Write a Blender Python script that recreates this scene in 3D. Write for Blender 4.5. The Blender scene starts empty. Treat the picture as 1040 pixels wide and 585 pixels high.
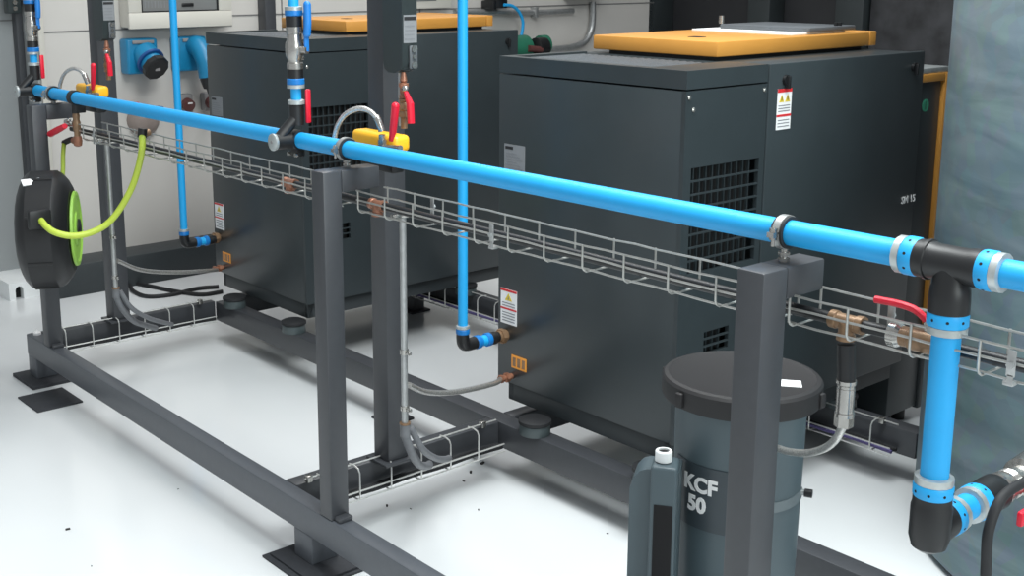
import bpy, bmesh, math, random
from mathutils import Vector, Matrix
random.seed(7)
COL = bpy.context.scene.collection
V = Vector
# ------------------------------------------------------------------ camera (fitted to the photograph)
RX = V((0.6346, 0.159, -0.7563)); RY = V((0.7728, -0.1339, 0.6204))
# rows of the world->camera rotation (x right, y down, z forward)
Xc = V((0.6346, 0.7728, -0.0026)).normalized()
Zc = V((-0.7563, 0.6204, -0.2079)); Zc = (Zc - Xc * Zc.dot(Xc)).normalized()
Yc = Zc.cross(Xc)
FPX, CX, CY = 1231.3, 459.13, 228.0
EYE = V((0, 0, 1.43))
def ray(x, y): return Xc * ((x - CX) / FPX) + Yc * ((y - CY) / FPX) + Zc
def onX(x, y, v): d = ray(x, y); return EYE + d * ((v - EYE.x) / d.x)
def onY(x, y, v): d = ray(x, y); return EYE + d * ((v - EYE.y) / d.y)
def onZ(x, y, v): d = ray(x, y); return EYE + d * ((v - EYE.z) / d.z)

cam = bpy.data.cameras.new('camera'); co = bpy.data.objects.new('camera', cam); COL.objects.link(co)
M = Matrix((Xc, -Yc, -Zc)).transposed().to_4x4(); M.translation = EYE; co.matrix_world = M
cam.sensor_width = 36; cam.lens = FPX / 1040 * 36
cam.shift_x = (520 - CX) / 1040; cam.shift_y = -(292.5 - CY) / 1040
cam.clip_start = .02
bpy.context.scene.camera = co

# ------------------------------------------------------------------ materials
def lin(c): return tuple(((v / 255) / 12.92 if v <= 10 else (((v / 255) + .055) / 1.055) ** 2.4) for v in c)
def mat(name, rgb, rough=.5, metal=0, noise=.06, scale=30, bump=0, coat=0, spec=.5, stretch=None):
    m = bpy.data.materials.new(name); m.use_nodes = True; nt = m.node_tree; b = nt.nodes['Principled BSDF']
    c = lin(rgb)
    tc = nt.nodes.new('ShaderNodeTexCoord'); nz = nt.nodes.new('ShaderNodeTexNoise'); nz.inputs['Scale'].default_value = scale
    nz.inputs['Detail'].default_value = 4
    if stretch:
        mp = nt.nodes.new('ShaderNodeMapping'); mp.inputs['Scale'].default_value = stretch
        nt.links.new(tc.outputs['Object'], mp.inputs['Vector']); nt.links.new(mp.outputs['Vector'], nz.inputs['Vector'])
    else: nt.links.new(tc.outputs['Object'], nz.inputs['Vector'])
    cr = nt.nodes.new('ShaderNodeValToRGB'); cr.color_ramp.elements[0].position = .3; cr.color_ramp.elements[1].position = .7
    cr.color_ramp.elements[0].color = (*[max(0, v * (1 - noise)) for v in c], 1); cr.color_ramp.elements[1].color = (*[min(1, v * (1 + noise)) for v in c], 1)
    nt.links.new(nz.outputs['Fac'], cr.inputs['Fac']); nt.links.new(cr.outputs['Color'], b.inputs['Base Color'])
    b.inputs['Roughness'].default_value = rough; b.inputs['Metallic'].default_value = metal
    b.inputs['Specular IOR Level'].default_value = spec
    if coat: b.inputs['Coat Weight'].default_value = coat; b.inputs['Coat Roughness'].default_value = .08
    if bump:
        bp = nt.nodes.new('ShaderNodeBump'); bp.inputs['Strength'].default_value = bump; bp.inputs['Distance'].default_value = .004
        nt.links.new(nz.outputs['Fac'], bp.inputs['Height']); nt.links.new(bp.outputs['Normal'], b.inputs['Normal'])
    return m
MT = dict(
    frame=mat('grey_powder_coat', (84, 88, 94), .42, noise=.04, scale=60),
    post=mat('dark_grey_powder_coat', (62, 64, 68), .42, noise=.04, scale=60),
    comp=mat('anthracite_panel', (46, 53, 56), .34, noise=.05, scale=14),
    rail=mat('anthracite_rail', (44, 50, 53), .45),
    yellow=mat('yellow_lacquer', (196, 138, 62), .4, noise=.03, scale=12),
    eco=mat('yellow_plastic', (250, 185, 40), .35, noise=.02),
    strapmat=mat('grey_strap', (98, 108, 112), .45),
    eng=mat('grey_brown_plastic', (140, 128, 122), .45),
    blue=mat('blue_pipe', (26, 158, 222), .46, noise=.02, scale=40),
    collar=mat('blue_collar', (20, 112, 185), .35, noise=.03),
    black=mat('black_plastic', (22, 23, 25), .42, noise=.08),
    rubber=mat('black_rubber', (28, 29, 32), .65, noise=.1),
    mat=mat('dark_mat', (48, 50, 55), .7, noise=.15, scale=80),
    foot=mat('foot_steel', (70, 80, 82), .45),
    wirebright=mat('bright_wire', (225, 225, 222), .3, metal=.6, noise=.05, scale=90),
    wire=mat('zinc_wire', (178, 178, 174), .35, metal=.7, noise=.1, scale=90),
    galv=mat('galvanised_tube', (176, 178, 178), .36, metal=.7, noise=.1, scale=70),
    chrome=mat('nickel_plate', (172, 170, 166), .24, metal=.9, noise=.1, scale=60),
    ring=mat('aluminium_ring', (180, 186, 186), .34, metal=.55, noise=.12, scale=60),
    brass=mat('brass', (140, 112, 86), .36, metal=.4, noise=.2, scale=60),
    copper=mat('copper', (158, 110, 88), .36, metal=.4, noise=.2, scale=60),
    red=mat('red_handle', (214, 22, 50), .4, noise=.05),
    redtxt=mat('red_print', (205, 40, 45), .5),
    bluehandle=mat('blue_handle', (30, 118, 196), .4, noise=.05),
    lime=mat('lime_hose', (186, 206, 72), .45, noise=.04),
    limedisc=mat('lime_disc', (150, 200, 78), .45, noise=.04),
    limedark=mat('olive_hose', (150, 170, 60), .45, noise=.04),
    braid=mat('braided_steel', (200, 198, 194), .3, metal=.75, noise=.3, scale=300),
    conduit=mat('grey_conduit', (112, 114, 118), .5, noise=.1, scale=80),
    white=mat('white_paper', (235, 235, 235), .6, noise=.02),
    cap=mat('white_cap', (235, 238, 238), .45, noise=.02),
    orange=mat('orange_label', (240, 160, 62), .5, noise=.05, scale=120),
    silverlabel=mat('silver_label', (128, 130, 133), .45, noise=.05),
    print=mat('grey_print', (120, 122, 126), .6),
    blackprint=mat('black_print', (30, 30, 32), .6),
    yellowprint=mat('yellow_print', (214, 190, 60), .6),
    green=mat('green_sticker', (60, 150, 120), .5),
    kcf=mat('slate_plastic', (74, 88, 94), .45, noise=.05, scale=10),
    kcfpanel=mat('dark_slate_panel', (54, 63, 69), .45, noise=.05),
    lid=mat('black_lid', (25, 24, 26), .6, noise=.05),
    beige=mat('beige_panel', (201, 198, 193), .5, noise=.02, scale=4),
    board=mat('beige_board', (206, 203, 194), .45, noise=.02, scale=4),
    wall=mat('grey_wall', (150, 154, 155), .5, noise=.03, scale=3),
    seam=mat('panel_seam', (110, 110, 110), .7),
    dark=mat('charcoal_wall', (36, 37, 40), .6, noise=.1, scale=5),
    darktrim=mat('dark_column', (44, 50, 52), .5, noise=.1, scale=6),
    stained=mat('stained_black_board', (52, 53, 56), .55, noise=.5, scale=9),
    cee=mat('petrol_blue_plastic', (18, 122, 166), .38, noise=.05),
    ceedark=mat('dark_blue_plastic', (20, 70, 130), .4, noise=.05),
    glass=mat('smoked_window', (120, 122, 122), .2, noise=.05, scale=6),
    grey=mat('grey_plastic', (140, 138, 138), .45, noise=.05),
    greymetal=mat('grey_painted_plate', (88, 92, 96), .4, noise=.05),
    pump=mat('green_enamel', (40, 110, 86), .4, noise=.08),
    maroon=mat('maroon_rubber', (90, 50, 48), .5),
    sep=mat('dark_green_housing', (46, 54, 55), .42, noise=.05),
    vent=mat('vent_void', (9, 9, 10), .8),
    purple=mat('purple_cable', (92, 84, 130), .5),
    hole=mat('dark_hole', (20, 20, 22), .9),
    debris=mat('dark_chip', (48, 46, 46), .8),
)
# floor: glossy white epoxy
def floor_mat():
    m = bpy.data.materials.new('white_epoxy_floor'); m.use_nodes = True; nt = m.node_tree; b = nt.nodes['Principled BSDF']
    tc = nt.nodes.new('ShaderNodeTexCoord'); nz = nt.nodes.new('ShaderNodeTexNoise'); nz.inputs['Scale'].default_value = 1.6; nz.inputs['Detail'].default_value = 5
    cr = nt.nodes.new('ShaderNodeValToRGB'); cr.color_ramp.elements[0].color = (.69, .715, .725, 1); cr.color_ramp.elements[1].color = (.77, .785, .795, 1)
    nt.links.new(tc.outputs['Object'], nz.inputs['Vector']); nt.links.new(nz.outputs['Fac'], cr.inputs['Fac']); nt.links.new(cr.outputs['Color'], b.inputs['Base Color'])
    rr = nt.nodes.new('ShaderNodeMapRange'); rr.inputs['To Min'].default_value = .10; rr.inputs['To Max'].default_value = .2
    nt.links.new(nz.outputs['Fac'], rr.inputs['Value']); nt.links.new(rr.outputs['Result'], b.inputs['Roughness'])
    b.inputs['Specular IOR Level'].default_value = .5
    return m
MT['floor'] = floor_mat()
def tank_mat():
    m = bpy.data.materials.new('galvanised_tank'); m.use_nodes = True; nt = m.node_tree; b = nt.nodes['Principled BSDF']
    tc = nt.nodes.new('ShaderNodeTexCoord')
    mp = nt.nodes.new('ShaderNodeMapping'); mp.inputs['Scale'].default_value = (2, 2, 9); mp.inputs['Rotation'].default_value = (.25, .2, 0)
    n1 = nt.nodes.new('ShaderNodeTexNoise'); n1.inputs['Scale'].default_value = 1.4; n1.inputs['Detail'].default_value = 8; n1.inputs['Distortion'].default_value = .8
    n2 = nt.nodes.new('ShaderNodeTexVoronoi'); n2.inputs['Scale'].default_value = 26
    nt.links.new(tc.outputs['Object'], mp.inputs['Vector']); nt.links.new(mp.outputs['Vector'], n1.inputs['Vector']); nt.links.new(tc.outputs['Object'], n2.inputs['Vector'])
    cr = nt.nodes.new('ShaderNodeValToRGB'); e = cr.color_ramp.elements
    e[0].position = .35; e[0].color = (*lin((96, 116, 124)), 1); e[1].position = .72; e[1].color = (*lin((126, 144, 150)), 1)
    mx = nt.nodes.new('ShaderNodeMix'); mx.data_type = 'RGBA'; mx.blend_type = 'MULTIPLY'; mx.inputs['Factor'].default_value = .12
    nt.links.new(n1.outputs['Fac'], cr.inputs['Fac']); nt.links.new(cr.outputs['Color'], mx.inputs['A']); nt.links.new(n2.outputs['Color'], mx.inputs['B'])
    nt.links.new(mx.outputs['Result'], b.inputs['Base Color'])
    b.inputs['Roughness'].default_value = .45; b.inputs['Metallic'].default_value = .35
    bp = nt.nodes.new('ShaderNodeBump'); bp.inputs['Strength'].default_value = .15; bp.inputs['Distance'].default_value = .01
    nt.links.new(n1.outputs['Fac'], bp.inputs['Height']); nt.links.new(bp.outputs['Normal'], b.inputs['Normal'])
    return m
MT['tank'] = tank_mat()

# ------------------------------------------------------------------ mesh helpers (world coordinates)
def frame_of(d):
    d = d.normalized(); a = V((0, 0, 1)) if abs(d.z) < .95 else V((1, 0, 0))
    u = d.cross(a).normalized(); return u, d.cross(u).normalized()
class MB:
    def __init__(s): s.v = []; s.f = []
    def add(s, vs, fs):
        o = len(s.v); s.v += [tuple(p) for p in vs]; s.f += [tuple(i + o for i in f) for f in fs]
    def frombm(s, bm):
        bm.verts.index_update(); s.add([v.co.copy() for v in bm.verts], [[v.index for v in f.verts] for f in bm.faces]); bm.free(); return s
    def box(s, lo, hi, bev=0, seg=2, rot=None):
        lo = V(lo); hi = V(hi); bm = bmesh.new(); bmesh.ops.create_cube(bm, size=1)
        c = (lo + hi) / 2; d = hi - lo
        for v in bm.verts: v.co = V((v.co.x * d.x, v.co.y * d.y, v.co.z * d.z))
        if bev: bmesh.ops.bevel(bm, geom=bm.edges[:], offset=min(bev, .49 * min(abs(d.x), abs(d.y), abs(d.z))), segments=seg, affect='EDGES', profile=.5)
        for v in bm.verts:
            if rot: v.co = rot @ v.co
            v.co += c
        return s.frombm(bm)
    def lathe(s, org, axis, prof, n=24, caps=True):     # prof: (distance along axis, radius)
        org = V(org); axis = V(axis).normalized(); u, w = frame_of(axis); vs = []; fs = []
        for t, r in prof:
            for k in range(n):
                a = 2 * math.pi * k / n; vs.append(org + axis * t + (u * math.cos(a) + w * math.sin(a)) * r)
        for i in range(len(prof) - 1):
            for k in range(n):
                a, b = i * n + k, i * n + (k + 1) % n; fs.append((a, b, b + n, a + n))
        if caps: fs.append(tuple(reversed(range(n)))); fs.append(tuple(range((len(prof) - 1) * n, len(prof) * n)))
        s.add(vs, fs); return s
    def cyl(s, a, b, r, r2=None, n=20):
        a = V(a); b = V(b); L = (b - a).length; return s.lathe(a, b - a, [(0, r), (L, r if r2 is None else r2)], n)
    def tube(s, pts, r, n=8, caps=True, rr=None):
        pts = [V(p) for p in pts]; vs = []; fs = []; N = len(pts)
        t0 = (pts[1] - pts[0]).normalized(); u, w = frame_of(t0); prev = t0
        for i, p in enumerate(pts):
            t = (pts[min(i + 1, N - 1)] - pts[max(i - 1, 0)]).normalized()
            q = prev.rotation_difference(t); u = q @ u; w = q @ w; prev = t
            R = rr[i] if rr else r
            if 0 < i < N - 1:                             # keep the section round at a sharp bend
                c = max(.5, (pts[i + 1] - pts[i]).normalized().dot(t)); 
            for k in range(n):
                a = 2 * math.pi * k / n; vs.append(p + (u * math.cos(a) + w * math.sin(a)) * R)
        for i in range(N - 1):
            for k in range(n):
                a, b = i * n + k, i * n + (k + 1) % n; fs.append((a, b, b + n, a + n))
        if caps: fs.append(tuple(reversed(range(n)))); fs.append(tuple(range((N - 1) * n, N * n)))
        s.add(vs, fs); return s
    def prism(s, poly, ax, a, b):                        # poly: 2D points; ax 'x','y','z' = extrusion axis
        def P(p, t): return V((t, p[0], p[1])) if ax == 'x' else V((p[0], t, p[1])) if ax == 'y' else V((p[0], p[1], t))
        n = len(poly); s.add([P(p, a) for p in poly] + [P(p, b) for p in poly],
            [tuple(range(n)), tuple(range(2 * n - 1, n - 1, -1))] + [(i, (i + 1) % n, n + (i + 1) % n, n + i) for i in range(n)])
        return s
    def hexnut(s, a, b, r): return s.cyl(a, b, r, n=6)
    def ball(s, c, r, n=12): return s.lathe(V(c) - V((0, 0, r)), (0, 0, 1), [(r - r * math.cos(math.pi * i / n), max(1e-4, r * math.sin(math.pi * i / n))) for i in range(n + 1)], n * 2)
    def build(s, name, m, parent=None, smooth=True, angle=32):
        me = bpy.data.meshes.new(name); org = ORG.get(parent.name, V()) if parent else V()
        me.from_pydata([V(p) - org for p in s.v], [], s.f)
        bm = bmesh.new(); bm.from_mesh(me); bmesh.ops.recalc_face_normals(bm, faces=bm.faces[:]); bm.to_mesh(me); bm.free()
        me.materials.append(MT[m] if isinstance(m, str) else m)
        if smooth: me.shade_smooth(); me.set_sharp_from_angle(angle=math.radians(angle))
        o = bpy.data.objects.new(name, me); COL.objects.link(o)
        if parent: o.parent = parent; ORG[o.name] = org
        else: ORG[o.name] = V()
        return o
ORG = {}
def thing(name, label, cat, loc, group=None):
    o = bpy.data.objects.new(name, None); COL.objects.link(o); o.location = V(loc); o.empty_display_size = .05
    o['label'] = label; o['category'] = cat
    if group: o['group'] = group
    ORG[o.name] = V(loc); return o
def tag(o, label, cat, group=None):
    o['label'] = label; o['category'] = cat
    if group: o['group'] = group
    return o
def struct(o): o['kind'] = 'structure'; return o
def rebase(o, loc):                                      # put a single-mesh thing's origin at its base
    loc = V(loc)
    o.data.transform(Matrix.Translation(-loc)); o.location = loc; return o
def kids(o): return [c for c in bpy.data.objects if c.parent == o]
def copy_tree(o, off=V(), label=None, parent=None):
    c = o.copy(); COL.objects.link(c)
    if parent: c.parent = parent
    else: c.location = o.location + V(off)
    if label: c['label'] = label
    ORG[c.name] = ORG.get(o.name, V()) + V(off)
    for ch in kids(o): copy_tree(ch, off, None, c)
    return c
def bez(ps, n=10):                                       # smooth curve through points (Catmull-Rom)
    ps = [V(p) for p in ps]; out = []
    q = [ps[0] * 2 - ps[1]] + ps + [ps[-1] * 2 - ps[-2]]
    for i in range(1, len(q) - 2):
        for k in range(n):
            t = k / n; a, b, c, d = q[i - 1], q[i], q[i + 1], q[i + 2]
            out.append(.5 * ((2 * b) + (c - a) * t + (2 * a - 5 * b + 4 * c - d) * t * t + (3 * b - a - 3 * c + d) * t ** 3))
    out.append(ps[-1]); return out
def text(name, s, size, loc, rot, m, parent, bold=0, ext=.0006, sx=1, align='CENTER'):
    cu = bpy.data.curves.new(name, 'FONT'); cu.body = s; cu.size = size; cu.extrude = ext; cu.align_x = align; cu.align_y = 'CENTER'; cu.offset = bold; cu.resolution_u = 3
    t = bpy.data.objects.new(name + '_tmp', cu); COL.objects.link(t); bpy.context.view_layer.update()
    me = bpy.data.meshes.new_from_object(t.evaluated_get(bpy.context.evaluated_depsgraph_get())); bpy.data.objects.remove(t)
    me.name = name; me.materials.clear(); me.materials.append(MT[m])
    from mathutils import Euler
    me.transform(Matrix.Diagonal((sx, 1, 1, 1)))
    me.transform(Euler(rot).to_matrix().to_4x4()); org = ORG.get(parent.name, V()); me.transform(Matrix.Translation(V(loc) - org))
    o = bpy.data.objects.new(name, me); COL.objects.link(o); o.parent = parent; ORG[o.name] = org; return o
FY = (math.pi / 2, 0, 0)                # lettering that faces -Y
FX = (math.pi / 2, 0, math.pi / 2)      # lettering that faces +X

# ------------------------------------------------------------------ the room
struct(MB().box((-6, -2.5, -.1), (3.2, 7, 0)).build('floor', 'floor'))
w = struct(MB().box((-5.45, 1.99, 0), (-5.275, 6.0, 3.0)).build('wall_left', 'beige'))
struct(MB().box((-5.75, -2.5, 0), (-5.45, 1.985, 3.0)).build('wall_left.001', 'wall'))
struct(MB().box((-6, 6.2, 0), (3.2, 6.35, 3.0)).build('wall_back', 'dark'))
# panel joints and kerbs
struct(MB().box((-5.276, 1.99, 1.152), (-5.272, 2.95, 1.157)).build('trim_1', 'seam'))
struct(MB().box((-5.276, 2.9, 1.199), (-5.272, 6.0, 1.205)).build('trim_2', 'seam'))
q = onX(0, 21, -5.45); struct(MB().box((-5.451, -2.5, q.z - .003), (-5.446, 1.985, q.z + .003)).build('trim_3', 'seam'))
struct(MB().box((-5.276, 3.23, .3), (-5.272, 3.236, 3.0)).build('trim_4', 'seam'))
struct(MB().box((-5.276, 4.1, .3), (-5.272, 4.106, 3.0)).build('trim_5', 'seam'))
struct(MB().box((-5.275, 1.93, 0), (-5.09, 5.8, .143), .004).build('baseboard_left', 'rail'))
struct(MB().box((-5.45, 1.978, 0), (-5.268, 1.99, 3.0), .002).build('trim_6', 'wall'))
struct(MB().box((-5.275, 1.992, .143), (-5.262, 2.018, 3.0), .004).build('trim_10', 'board'))
for i, (a, b, y, m) in enumerate([(-5.52, -5.275, 5.95, 'darktrim'), (-4.58, -4.42, 6.05, 'darktrim'), (-3.98, -3.80, 6.05, 'darktrim')]):
    struct(MB().box((a, y, 0), (b, 6.2, 3.0), .01).build('trim_%d' % (7 + i), m))
o = MB().box((-3.79, 6.10, .2), (-2.9, 6.20, 2.2), .01).build('wall_board', 'stained'); tag(o, 'large stained black board on the dark back wall beside the grey tank', 'board'); rebase(o, (-3.4, 6.10, .2))

# ------------------------------------------------------------------ steel frame
fr = thing('steel_skid_frame', 'dark grey welded steel frame of floor beams, posts and short arms carrying the blue pipe', 'frame', (-2.2, 1.47, 0))
ZB, ZT, AR = .085, .161, .988
BV = .004
MB().box((-4.15, 1.448, ZB), (.7, 1.494, ZT), BV).build('base_beam', 'frame', fr)
MB().box((-4.10, 2.172, ZB), (.7, 2.232, ZT), BV).build('base_beam', 'post', fr)
MB().box((-4.10, 3.0, ZB), (-1.63, 3.06, ZT), BV).build('base_beam', 'post', fr)
for x in (-4.15, -2.49):
    MB().box((x, 1.494, ZB), (x + .05, 2.172, ZT), BV).build('cross_beam', 'post', fr)
    MB().box((x, 2.232, ZB), (x + .05, 3.0, ZT), BV).build('cross_beam', 'post', fr)
for x0, x1, p in ((-4.15, -4.075, 0), (-2.385, -2.305, 1), (-.62, -.54, 2)):
    MB().box((x0, 1.45, .012), (x1, 1.525, ZB), .003).build('foot', 'frame', fr)
    q = MB().box((x0 - .045, 1.405, .006), (x1 + .075, 1.56, .012), .001)
    q.build('foot_plate', 'mat', fr)
    if p: MB().box((x0 - .055, 1.39, 0), (x1 + .085, 1.565, .006), .001).build('packing_plate', 'mat', fr)
    else: MB().box((x0 - .045, 1.405, 0), (x1 + .075, 1.56, .006), .001).build('packing_plate', 'mat', fr)
for y, xs in ((2.202, (-2.99, -1.36, .5)), (3.03, (-3.95, -2.2))):
    for x in xs:
        MB().box((x - .035, y - .028, .008), (x + .035, y + .028, ZB), .003).build('foot', 'post', fr)
        MB().box((x - .05, y - .05, 0), (x + .05, y + .05, .008), .002).build('foot_plate', 'mat', fr)
for x in (-3.985, -2.262, -1.093):
    MB().box((x, 1.448, ZT), (x + .05, 1.508 if x > -2 else 1.498, AR), BV).build('post', 'post', fr)
    MB().box((x + .0004, 1.508 if x > -2 else 1.498, AR - .05), (x + .0496, 1.602, AR - .0004), .003).build('pipe_arm', 'post', fr)
    MB().box((x + .05, 1.455, ZT), (x + .075, 1.492, ZT + .012), .003).build('weld_lug', 'post', fr)
for x in (-4.14, -2.455):
    MB().box((x, 1.745, ZT + .008), (x + .065, 1.81, 2.3), BV).build('tall_post', 'post', fr)
    MB().box((x - .012, 1.728, ZT), (x + .078, 1.828, ZT + .008), .002).build('post_plate', 'post', fr)
# slim dark channel on the left wall
qa, qb, qc = onX(19, 60, -5.40), onX(26, 60, -5.40), onX(30, 60, -5.40)
t = thing('wall_channel', 'slim dark vertical channel with a pale edge on the grey wall at the far left', 'channel', (-5.42, qa.y, 0))
MB().box((-5.45, qa.y, 0), (-5.40, qb.y, 2.6), .003).build('channel', 'post', t)
MB().box((-5.45, qb.y, 0), (-5.41, qc.y, 2.6), .003).build('edge_strip', 'beige', t)
qa, qb = onX(7, 14, -5.36), onX(21, 14, -5.36)
t = thing('wall_gauge_box', 'small dark housing with two screws at the top left corner of the wall', 'box', (-5.40, qa.y, qa.z))
hb = MB().box((-5.40, qa.y, qa.z), (-5.34, qb.y, qa.z + .5), .008).build('housing', 'sep', t)
for dz in (.022, .048): MB().cyl((-5.342, (qa.y + qb.y) / 2, qa.z + dz), (-5.336, (qa.y + qb.y) / 2, qa.z + dz), .010, n=14).build('gauge_screw', 'chrome', hb)
MB().lathe((-4.115, 1.475, ZT), (0, 0, 1), [(0, .014), (.008, .014), (.012, .008), (.018, .001)], 12).build('plug_cap', 'white', fr)
o = MB().box((-3.955, 1.335, 0), (-3.775, 1.49, .006), .001).build('floor_mat', 'mat'); tag(o, 'loose dark square plate lying on the floor beside the left foot', 'plate'); rebase(o, (-3.86, 1.41, 0))

# ------------------------------------------------------------------ compressors
def compressor():
    X0, X1, Y0, Y1, Z0, Z1 = -2.505, -1.846, 2.224, 3.268, .262, 1.191
    YS = 2.538
    c = thing('screw_compressor', 'nearer anthracite compressor cabinet with yellow lid and vent grilles behind the black lidded tank', 'compressor', ((X0 + X1) / 2, (Y0 + Y1) / 2, ZT), 'anthracite screw compressors')
    B = .006
    # front cabinet section: left panel, vent panel (with openings), back
    MB().box((X0, Y0, Z0), (X1 - .012, Y0 + .012, 1.143), .003).build('left_panel', 'comp', c)
    gy0, gy1, gz0, gz1 = 2.252, 2.515, .695, .958
    hy0, hy1, hz0, hz1 = 2.326, 2.424, .478, .536
    p = MB()
    def slab(y0, y1, z0, z1): p.box((X1 - .012, y0, z0), (X1, y1, z1))
    slab(Y0, YS - .003, gz1, 1.143); slab(Y0, gy0, gz0, gz1); slab(gy1, YS - .003, gz0, gz1)
    slab(Y0, YS - .003, hz1, gz0); slab(Y0, hy0, hz0, hz1); slab(hy1, YS - .003, hz0, hz1); slab(Y0, YS - .003, Z0, hz0)
    p.build('vent_panel', 'comp', c)
    for (y0, y1, z0, z1, nr, nc) in ((gy0, gy1, gz0, gz1, 8, 11), (hy0, hy1, hz0, hz1, 3, 4)):
        g = MB()
        for k in range(1, nr):
            z = z0 + (z1 - z0) * k / nr; g.box((X1 - .006, y0, z - .0022), (X1 - .0005, y1, z + .0022))
        for k in range(1, nc):
            y = y0 + (y1 - y0) * k / nc; g.box((X1 - .018, y - .0022, z0), (X1 - .012, y + .0022, z1))
        gr = g.build('vent_grille', 'comp', c)
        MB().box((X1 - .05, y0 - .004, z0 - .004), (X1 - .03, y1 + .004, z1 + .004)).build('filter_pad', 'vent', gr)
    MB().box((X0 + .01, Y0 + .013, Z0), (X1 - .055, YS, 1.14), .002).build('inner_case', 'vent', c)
    # top cap: rim with a corrugated inlet mat and a plain strip
    k = MB(); k.prism([(X0, Y0), (X1, Y0), (X1, YS - .003), (X1 - .13, YS - .003), (X1 - .13, Y0 + .03), (X0 + .03, Y0 + .03), (X0 + .03, YS - .003), (X0, YS - .003)], 'z', 1.147, Z1)
    k.box((X0 + .03, YS - .02, 1.147), (X1 - .13, YS - .003, Z1 - .006))
    k.build('top_cap', 'comp', c)
    k = MB(); n = 20; w_ = (X1 - .165 - X0) / n
    for i in range(n):
        x = X0 + .035 + w_ * i
        k.prism([(x, 1.182), (x + w_ * .1, 1.1858), (x + w_ * .38, 1.1858), (x + w_ * .48, 1.182)], 'y', Y0 + .034, YS - .024)
    im = k.build('inlet_mat', 'greymetal', c)
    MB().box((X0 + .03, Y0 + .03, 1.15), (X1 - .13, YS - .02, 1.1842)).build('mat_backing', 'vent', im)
    # rear cabinet section with its door
    MB().box((X0, YS, Z0), (X1 - .016, Y1, Z1 - .004), .004).build('rear_case', 'comp', c)
    d = MB().box((X1 - .016, YS + .002, Z0 - .002), (X1 + .002, Y1, Z1), .004).build('side_door', 'comp', c)
    for y, z in ((2.605, 1.148), (3.21, 1.148)):
        h = MB().cyl((X1, y, z), (X1 + .01, y, z), .013, n=16); h.box((X1 + .008, y - .004, z - .022), (X1 + .018, y + .004, z + .010), .002)
        h.build('latch', 'black', d)
    # screws
    for y, z in ((2.235, 1.128), (2.252, 1.098), (2.523, 1.128), (2.27, .675), (2.505, .675)):
        MB().lathe((X1 - .001, y, z), (1, 0, 0), [(0, .006), (.003, .006), (.005, .003)], 10).build('screw', 'chrome', c)
    # yellow lid
    l = MB().box((-2.462, 2.545, 1.198), (-2.015, 3.252, 1.238), .004).build('lid', 'yellow', c)
    MB().box((-2.462, 3.255, 1.198), (-2.015, 3.288, 1.240), .003).build('lid_end', 'yellow', l)
    MB().box((-2.42, 2.57, Z1 - .006), (-2.04, 3.25, 1.199)).build('lid_gasket', 'black', l)
    MB().box((-2.21, 2.66, 1.2375), (-2.17, 2.69, 1.2395)).build('lid_slot', 'hole', l)
    # base rails and feet
    r = MB(); r.box((X0 + .03, Y0 + .015, .205), (X1 - .02, Y0 + .04, Z0), .003); r.box((X0 + .03, Y1 - .05, .205), (X1 - .02, Y1 - .02, Z0), .003)
    r.box((X1 - .045, Y0 + .015, .205), (X1 - .02, Y1 - .02, Z0), .003); r.box((X0 + .03, Y0 + .015, .205), (X0 + .055, Y1 - .02, Z0), .003)
    r.box((X0 + .03, Y0 + .015, .252), (X1 - .02, Y1 - .02, Z0 + .002)); r.build('base_rail', 'rail', c)
    for x in (-2.312, -1.89):
        for y in (2.192, 3.03):
            f = MB().lathe((x, y, ZT + .028), (0, 0, 1), [(0, .036), (.003, .046), (.012, .046), (.0165, .036)], 24).build('isolator_pad', 'rubber', c)
            MB().lathe((x, y, ZT), (0, 0, 1), [(0, .043), (.002, .044), (.028, .042), (.0285, .040)], 24).build('foot_cup', 'foot', c)
    # labels on the left panel
    yl = Y0 - .0012
    q = MB().box((-2.481, yl, .880), (-2.398, Y0, .952)).build('rating_plate', 'silverlabel', c)
    MB().box((-2.476, yl - .0006, .938), (-2.445, yl, .946)).build('plate_print', 'blackprint', q)
    e = MB()
    for i in range(6): e.box((-2.474, yl - .0006, .886 + i * .008), (-2.405 - .012 * (i % 3), yl, .8885 + i * .008))
    e.build('plate_print', 'print', q)
    q = MB().box((-2.492, yl, .436), (-2.425, Y0, .538)).build('warning_label', 'white', c)
    e = MB(); e.box((-2.492, yl - .0006, .531), (-2.425, yl, .538)); e.box((-2.492, yl - .0006, .478), (-2.425, yl, .483)); e.build('label_print', 'redtxt', q)
    MB().prism([(-2.474, .505), (-2.444, .505), (-2.459, .527)], 'y', yl - .0006, yl).build('label_print', 'yellowprint', q)
    e = MB()
    for i in range(4): e.box((-2.485, yl - .0006, .444 + i * .008), (-2.432, yl, .4465 + i * .008))
    for i in range(2): e.box((-2.485, yl - .0006, .488 + i * .008), (-2.432, yl, .4905 + i * .008))
    e.prism([(-2.461, .509), (-2.457, .509), (-2.459, .520)], 'y', yl - .001, yl - .0006); e.build('label_print', 'print', q)
    q = MB().box((-2.445, yl, .312), (-2.383, Y0, .350)).build('orange_label', 'orange', c)
    e = MB()
    for i in range(3): e.box((-2.439 + i * .019, yl - .0006, .318), (-2.427 + i * .019, yl, .344))
    e.build('label_print', 'brass', q)
    # warning label and lettering on the door
    xl = X1 + .002
    q = MB().box((xl - .001, 2.575, 1.022), (xl + .0012, 2.634, 1.126)).build('warning_label', 'white', d)
    for z0, z1 in ((1.117, 1.126), (1.055, 1.061)): MB().box((xl, 2.575, z0), (xl + .0018, 2.634, z1)).build('label_band', 'redtxt', d)
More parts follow.
